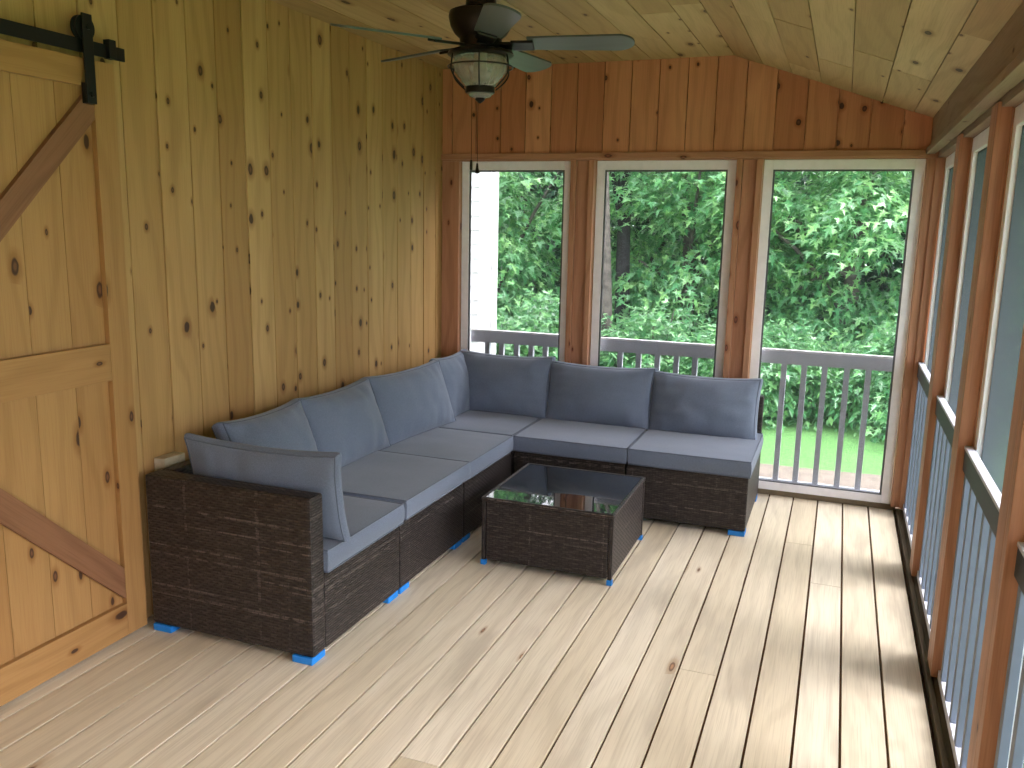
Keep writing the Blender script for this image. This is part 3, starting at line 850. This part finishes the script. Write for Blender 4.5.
def mesh_np(name, verts, faces, mat):
    """faces (M,k) all the same size"""
    me = bpy.data.meshes.new(name); k = faces.shape[1]
    me.vertices.add(len(verts)); me.vertices.foreach_set('co', verts.astype(np.float32).ravel())
    me.loops.add(faces.size); me.loops.foreach_set('vertex_index', faces.astype(np.int32).ravel())
    me.polygons.add(len(faces)); me.polygons.foreach_set('loop_start', np.arange(0, faces.size, k, dtype=np.int32))
    me.update(calc_edges=True); me.validate(); me.materials.append(mat)
    return me
HALF = np.array([(0,0),(.08,.02),(.34,-.12),(.17,.12),(.62,.36),(.24,.36),(.13,.40),(.20,.64),(.08,.70),(0,1.08)])
LANCE = np.array([(0,0),(.10,.12),(.17,.30),(.19,.5),(.13,.75),(.05,.92),(0,1.0)])
def leaves(rng, pos, out, size, shape, tilt=.55, droop=.35):
    """pos (n,3), out (n,3) outward direction of every leaf"""
    n = len(pos); h = len(shape)
    d = out + rng.normal(0, .45, (n,3)); d[:,2] -= droop; d /= np.linalg.norm(d, axis=1)[:,None]
    nr = np.tile([0,0,1.0], (n,1)) + rng.normal(0, tilt, (n,3)); nr -= (nr*d).sum(1)[:,None]*d; nr /= np.linalg.norm(nr, axis=1)[:,None]
    s = np.cross(d, nr); sz = size*rng.uniform(.65, 1.25, n)
    fold = rng.uniform(.05, .35, n)
    vs = []
    for side in (1, -1):
        for (a, b) in shape:
            vs.append(pos + s*(a*side*sz)[:,None] + d*((b)*sz)[:,None] + nr*((abs(a)*fold - .18*b*b)*sz)[:,None])
    vs = np.stack(vs, 1)          # n, 2h, 3
    # share base/tip of the two halves
    idx = np.arange(n)[:,None]*(2*h)
    f1 = idx + np.arange(h)[None,::-1]
    second = np.concatenate(([0], np.arange(h+1, 2*h-1), [h-1]))
    f2 = idx + second[None,:]
    return vs.reshape(-1,3), np.concatenate([f1, f2])
def crown(seed, n_sprays, per, c, rad, size, shape, mat, name, spray=.34, shell=.55, tilt=.55):
    rng = np.random.default_rng(seed)
    u = rng.normal(0, 1, (n_sprays,3)); u /= np.linalg.norm(u, axis=1)[:,None]
    r = shell + (1-shell)*rng.random(n_sprays)**.6
    r = np.where(rng.random(n_sprays) < .35, rng.random(n_sprays), r)
    P = np.array(c) + u*r[:,None]*np.array(rad)
    ang = rng.uniform(0, 2*PI, (n_sprays, per)); rr_ = spray*np.sqrt(rng.random((n_sprays, per)))
    dirs = np.stack([np.cos(ang), np.sin(ang), np.zeros_like(ang)], -1)
    pos = P[:,None,:] + dirs*rr_[...,None]
    pos[...,2] += -.8*rr_**2/spray + rng.normal(0, .05, rr_.shape)
    o = dirs*.8 + u[:,None,:]*.6
    v, f = leaves(rng, pos.reshape(-1,3), o.reshape(-1,3), size, shape, tilt)
    return mesh_np(name, v, f, mat), P
def trunk_mesh(seed, h, r, P, nb=9, lean=0):
    rng = random.Random(seed); m = MB()
    path = []; n = 10
    for i in range(n+1):
        t_ = i/n; path.append(V((lean*t_ + .08*math.sin(t_*5+seed), .06*math.cos(t_*4+seed), h*t_)))
    m.tube(path, [r*(1.25 if i == 0 else 1-.75*i/n) for i in range(n+1)], seg=12)
    for _ in range(nb):
        q = V(P[rng.randrange(len(P))]); k = rng.randrange(2, n-1)
        a = path[k]
        if q.z < a.z - .4: q.z = a.z - .2
        b = a.lerp(q, .5) + V((0,0,.15)); m.tube([a, a.lerp(b, .5)+V((0,0,.06)), b, b.lerp(q, .6), q], [r*.35, r*.28, r*.2, r*.13, r*.05], seg=7)
    return m
maple_f = []
for s_ in (1, 2):
    maple_f.append(crown(s_, 105, 100, (0,0,3.0), (1.75,1.45,2.7), .125, HALF, M['leaf_bright'], 'foliage', spray=.52, tilt=.32))
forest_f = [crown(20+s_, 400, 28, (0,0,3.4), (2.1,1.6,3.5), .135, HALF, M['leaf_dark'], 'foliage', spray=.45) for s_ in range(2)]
shrub_f = [crown(30+s_, 70, 46, (0,0,.5), (.75,.45,.5), .075, LANCE if s_ else HALF, M['leaf_mid'], 'foliage', spray=.26, shell=.4, tilt=.45) for s_ in range(2)]
def tree(kind, var, loc, rz, sc, label, group, trunk=(5.0,.13), name='tree'):
    me, P = {'maple': maple_f, 'forest': forest_f, 'shrub': shrub_f}[kind][var]
    e = empty(name, loc, rz, label=label, cat='shrub' if kind == 'shrub' else 'tree', group=group)
    e.scale = (sc, sc, sc)
    o = bpy.data.objects.new('foliage', me); C.objects.link(o); o.parent = e
    if kind == 'shrub':
        m = MB(); rg = random.Random(rz*100)
        for _ in range(7):
            q = V(P[rg.randrange(len(P))]); m.tube([(rg.uniform(-.06,.06), rg.uniform(-.06,.06), 0), q*.5 + V((0,0,.05)), q], [.012,.009,.004], seg=6)
        m.build('stem', M['bark'], e)
    else:
        trunk_mesh(int(rz*100), trunk[0], trunk[1], P).build('trunk', M['bark'], e, smooth=60)
    return e
GF = 'forest trees beyond the lawn'
tree('maple', 0, (-2.3, 6.6, GZ), .4, 1.0, 'leafy maple beside the white siding, seen through the left back window', GF)
tree('maple', 1, (.45, 7.2, GZ), 2.1, 1.0, 'bright leafy maple seen through the middle back window', GF)
tree('maple', 0, (2.75, 6.7, GZ), 3.6, 1.02, 'bright leafy maple seen through the right back window', GF)
tree('maple', 1, (5.6, 6.4, GZ), 5.0, 1.0, 'leafy maple right of the right back window, outside the far corner', GF)
# bare-barked old trunk left in the middle window
e = empty('tree', (-.33, 5.6, GZ), 0, label='tree with a bare grey trunk at the left side of the middle back window', cat='tree', group=GF)
trunk_mesh(77, 7.0, .095, [(.8,.2,4.5),(-.8,.3,5.0),(.6,-.2,5.6),(-.3,.5,6.0)], nb=4).build('trunk', M['bark'], e, smooth=60)
me, P = crown(78, 120, 22, (0,0,6.2), (2.2,1.8,1.6), .16, HALF, M['leaf_dark'], 'foliage')
o = bpy.data.objects.new('foliage', me); C.objects.link(o); o.parent = e
M['bark_dark'] = plain('dark_bark', srgb(52,50,52), .9, var=.3, nscale=14, bump=.8)
e = empty('tree', (-.27, 6.6, GZ), 1.0, label='tree with a dark trunk close behind the grey trunk in the middle back window', cat='tree', group=GF)
trunk_mesh(79, 6.5, .125, [(.8,.4,4.5),(-.8,.3,5.0),(.3,-.4,5.6),(-.3,.5,6.0)], nb=5).build('trunk', M['bark_dark'], e, smooth=60)
o2 = bpy.data.objects.new('foliage', me); C.objects.link(o2); o2.parent = e
fx = [(-5.2, 10.2), (-3.1, 10.6), (-.8, 11.2), (1.5, 10.6), (3.6, 11.0), (6.0, 10.4), (-4.0, 13.4), (-1.4, 13.8), (1.0, 13.5), (3.4, 13.9), (6.2, 13.4)]
fl = ['dark tree in the left of the back row, behind the siding', 'dark tree behind the maple in the left back window', 'dark tree behind the grey trunk in the middle back window', 'dark tree behind the maples, between the middle and right back windows',
      'dark tree behind the maple in the right back window', 'dark tree beyond the far right corner of the porch'] + ['dark tree in the hidden rear row of the forest']*5
for i, (x, y) in enumerate(fx):
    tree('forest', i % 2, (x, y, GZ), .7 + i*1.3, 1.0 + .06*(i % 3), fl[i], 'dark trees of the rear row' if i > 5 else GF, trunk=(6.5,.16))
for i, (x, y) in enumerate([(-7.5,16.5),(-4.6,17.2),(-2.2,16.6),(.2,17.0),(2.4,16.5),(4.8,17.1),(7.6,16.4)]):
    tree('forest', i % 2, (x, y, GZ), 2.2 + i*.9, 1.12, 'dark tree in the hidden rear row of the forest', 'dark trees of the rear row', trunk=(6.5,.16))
GSH = 'shrubs along the lawn edge'
sx = [(-2.6,4.75),(-1.75,4.9),(-.95,4.7),(-.2,4.95),(.55,4.75),(1.3,4.9),(2.0,4.72),(2.75,4.85),(3.5,4.7)]
sl = ['leafy shrub hidden low behind the white house corner', 'leafy shrub low behind the left railing balusters', 'leafy shrub low at the right of the left window', 'leafy shrub low at the left of the middle window', 'leafy shrub low behind the middle railing', 'leafy shrub low at the right of the middle window',
      'leafy shrub at the left behind the right window balusters', 'leafy shrub at the right behind the right window balusters', 'leafy shrub outside beyond the far right corner']
for i, (x, y) in enumerate(sx):
    tree('shrub', i % 2, (x, y, GZ), i*1.7 + .3, 1.12 + .1*(i % 3), sl[i], GSH, name='shrub')
# right-hand side, seen through the side screens
for i, (x, y, k) in enumerate([(10.5, 1.5, 'maple'), (12.0, -2.0, 'maple'), (11.5, 5.5, 'maple'), (14.5, 3.0, 'forest'), (15.0, -1.0, 'forest'), (9.5, 9.5, 'forest')]):
    tree(k, i % 2, (x, y, GZ), i*2.3, 1.15, ['maple right of the porch, seen through the third side screen', 'maple right of the porch, seen through the nearest side screen', 'maple far off to the right beyond the side screens',
         'dark tree behind the maples on the right', 'dark tree far right of the porch', 'dark tree at the back right beyond the side screens'][i], 'trees right of the porch', trunk=(5.5,.15))

# ------------------------------------------------------------------ light
w = bpy.data.worlds.new('sky'); bpy.context.scene.world = w; w.use_nodes = True
nt = w.node_tree; bg = nt.nodes['Background']
tc = nt.nodes.new('ShaderNodeTexCoord'); sp = nt.nodes.new('ShaderNodeSeparateXYZ'); nt.links.new(tc.outputs['Generated'], sp.inputs[0])
rp = nt.nodes.new('ShaderNodeValToRGB'); nt.links.new(sp.outputs[2], rp.inputs[0])
e_ = rp.color_ramp.elements; e_[0].position = 0.0; e_[0].color = (.88,.88,1.0,1); e_[1].position = .8; e_[1].color = (.95,.94,1.0,1)
nt.links.new(rp.outputs[0], bg.inputs[0]); bg.inputs[1].default_value = 3.6
sun = bpy.data.lights.new('sun', 'SUN'); so = bpy.data.objects.new('sun', sun); C.objects.link(so)
sun.energy = 6.5; sun.angle = R(50); sun.color = (1, .96, .98)
so.rotation_euler = V((.78, .10, .62)).to_track_quat('Z', 'Y').to_euler()

sc = bpy.context.scene
sc.view_settings.view_transform = 'Standard'; sc.view_settings.look = 'None'; sc.view_settings.gamma = 1; sc.view_settings.use_curve_mapping = False
sc.view_settings.exposure = 1.22
sc.cycles.use_denoising = True
sc.cycles.max_bounces = 10; sc.cycles.diffuse_bounces = 6; sc.cycles.transparent_max_bounces = 8
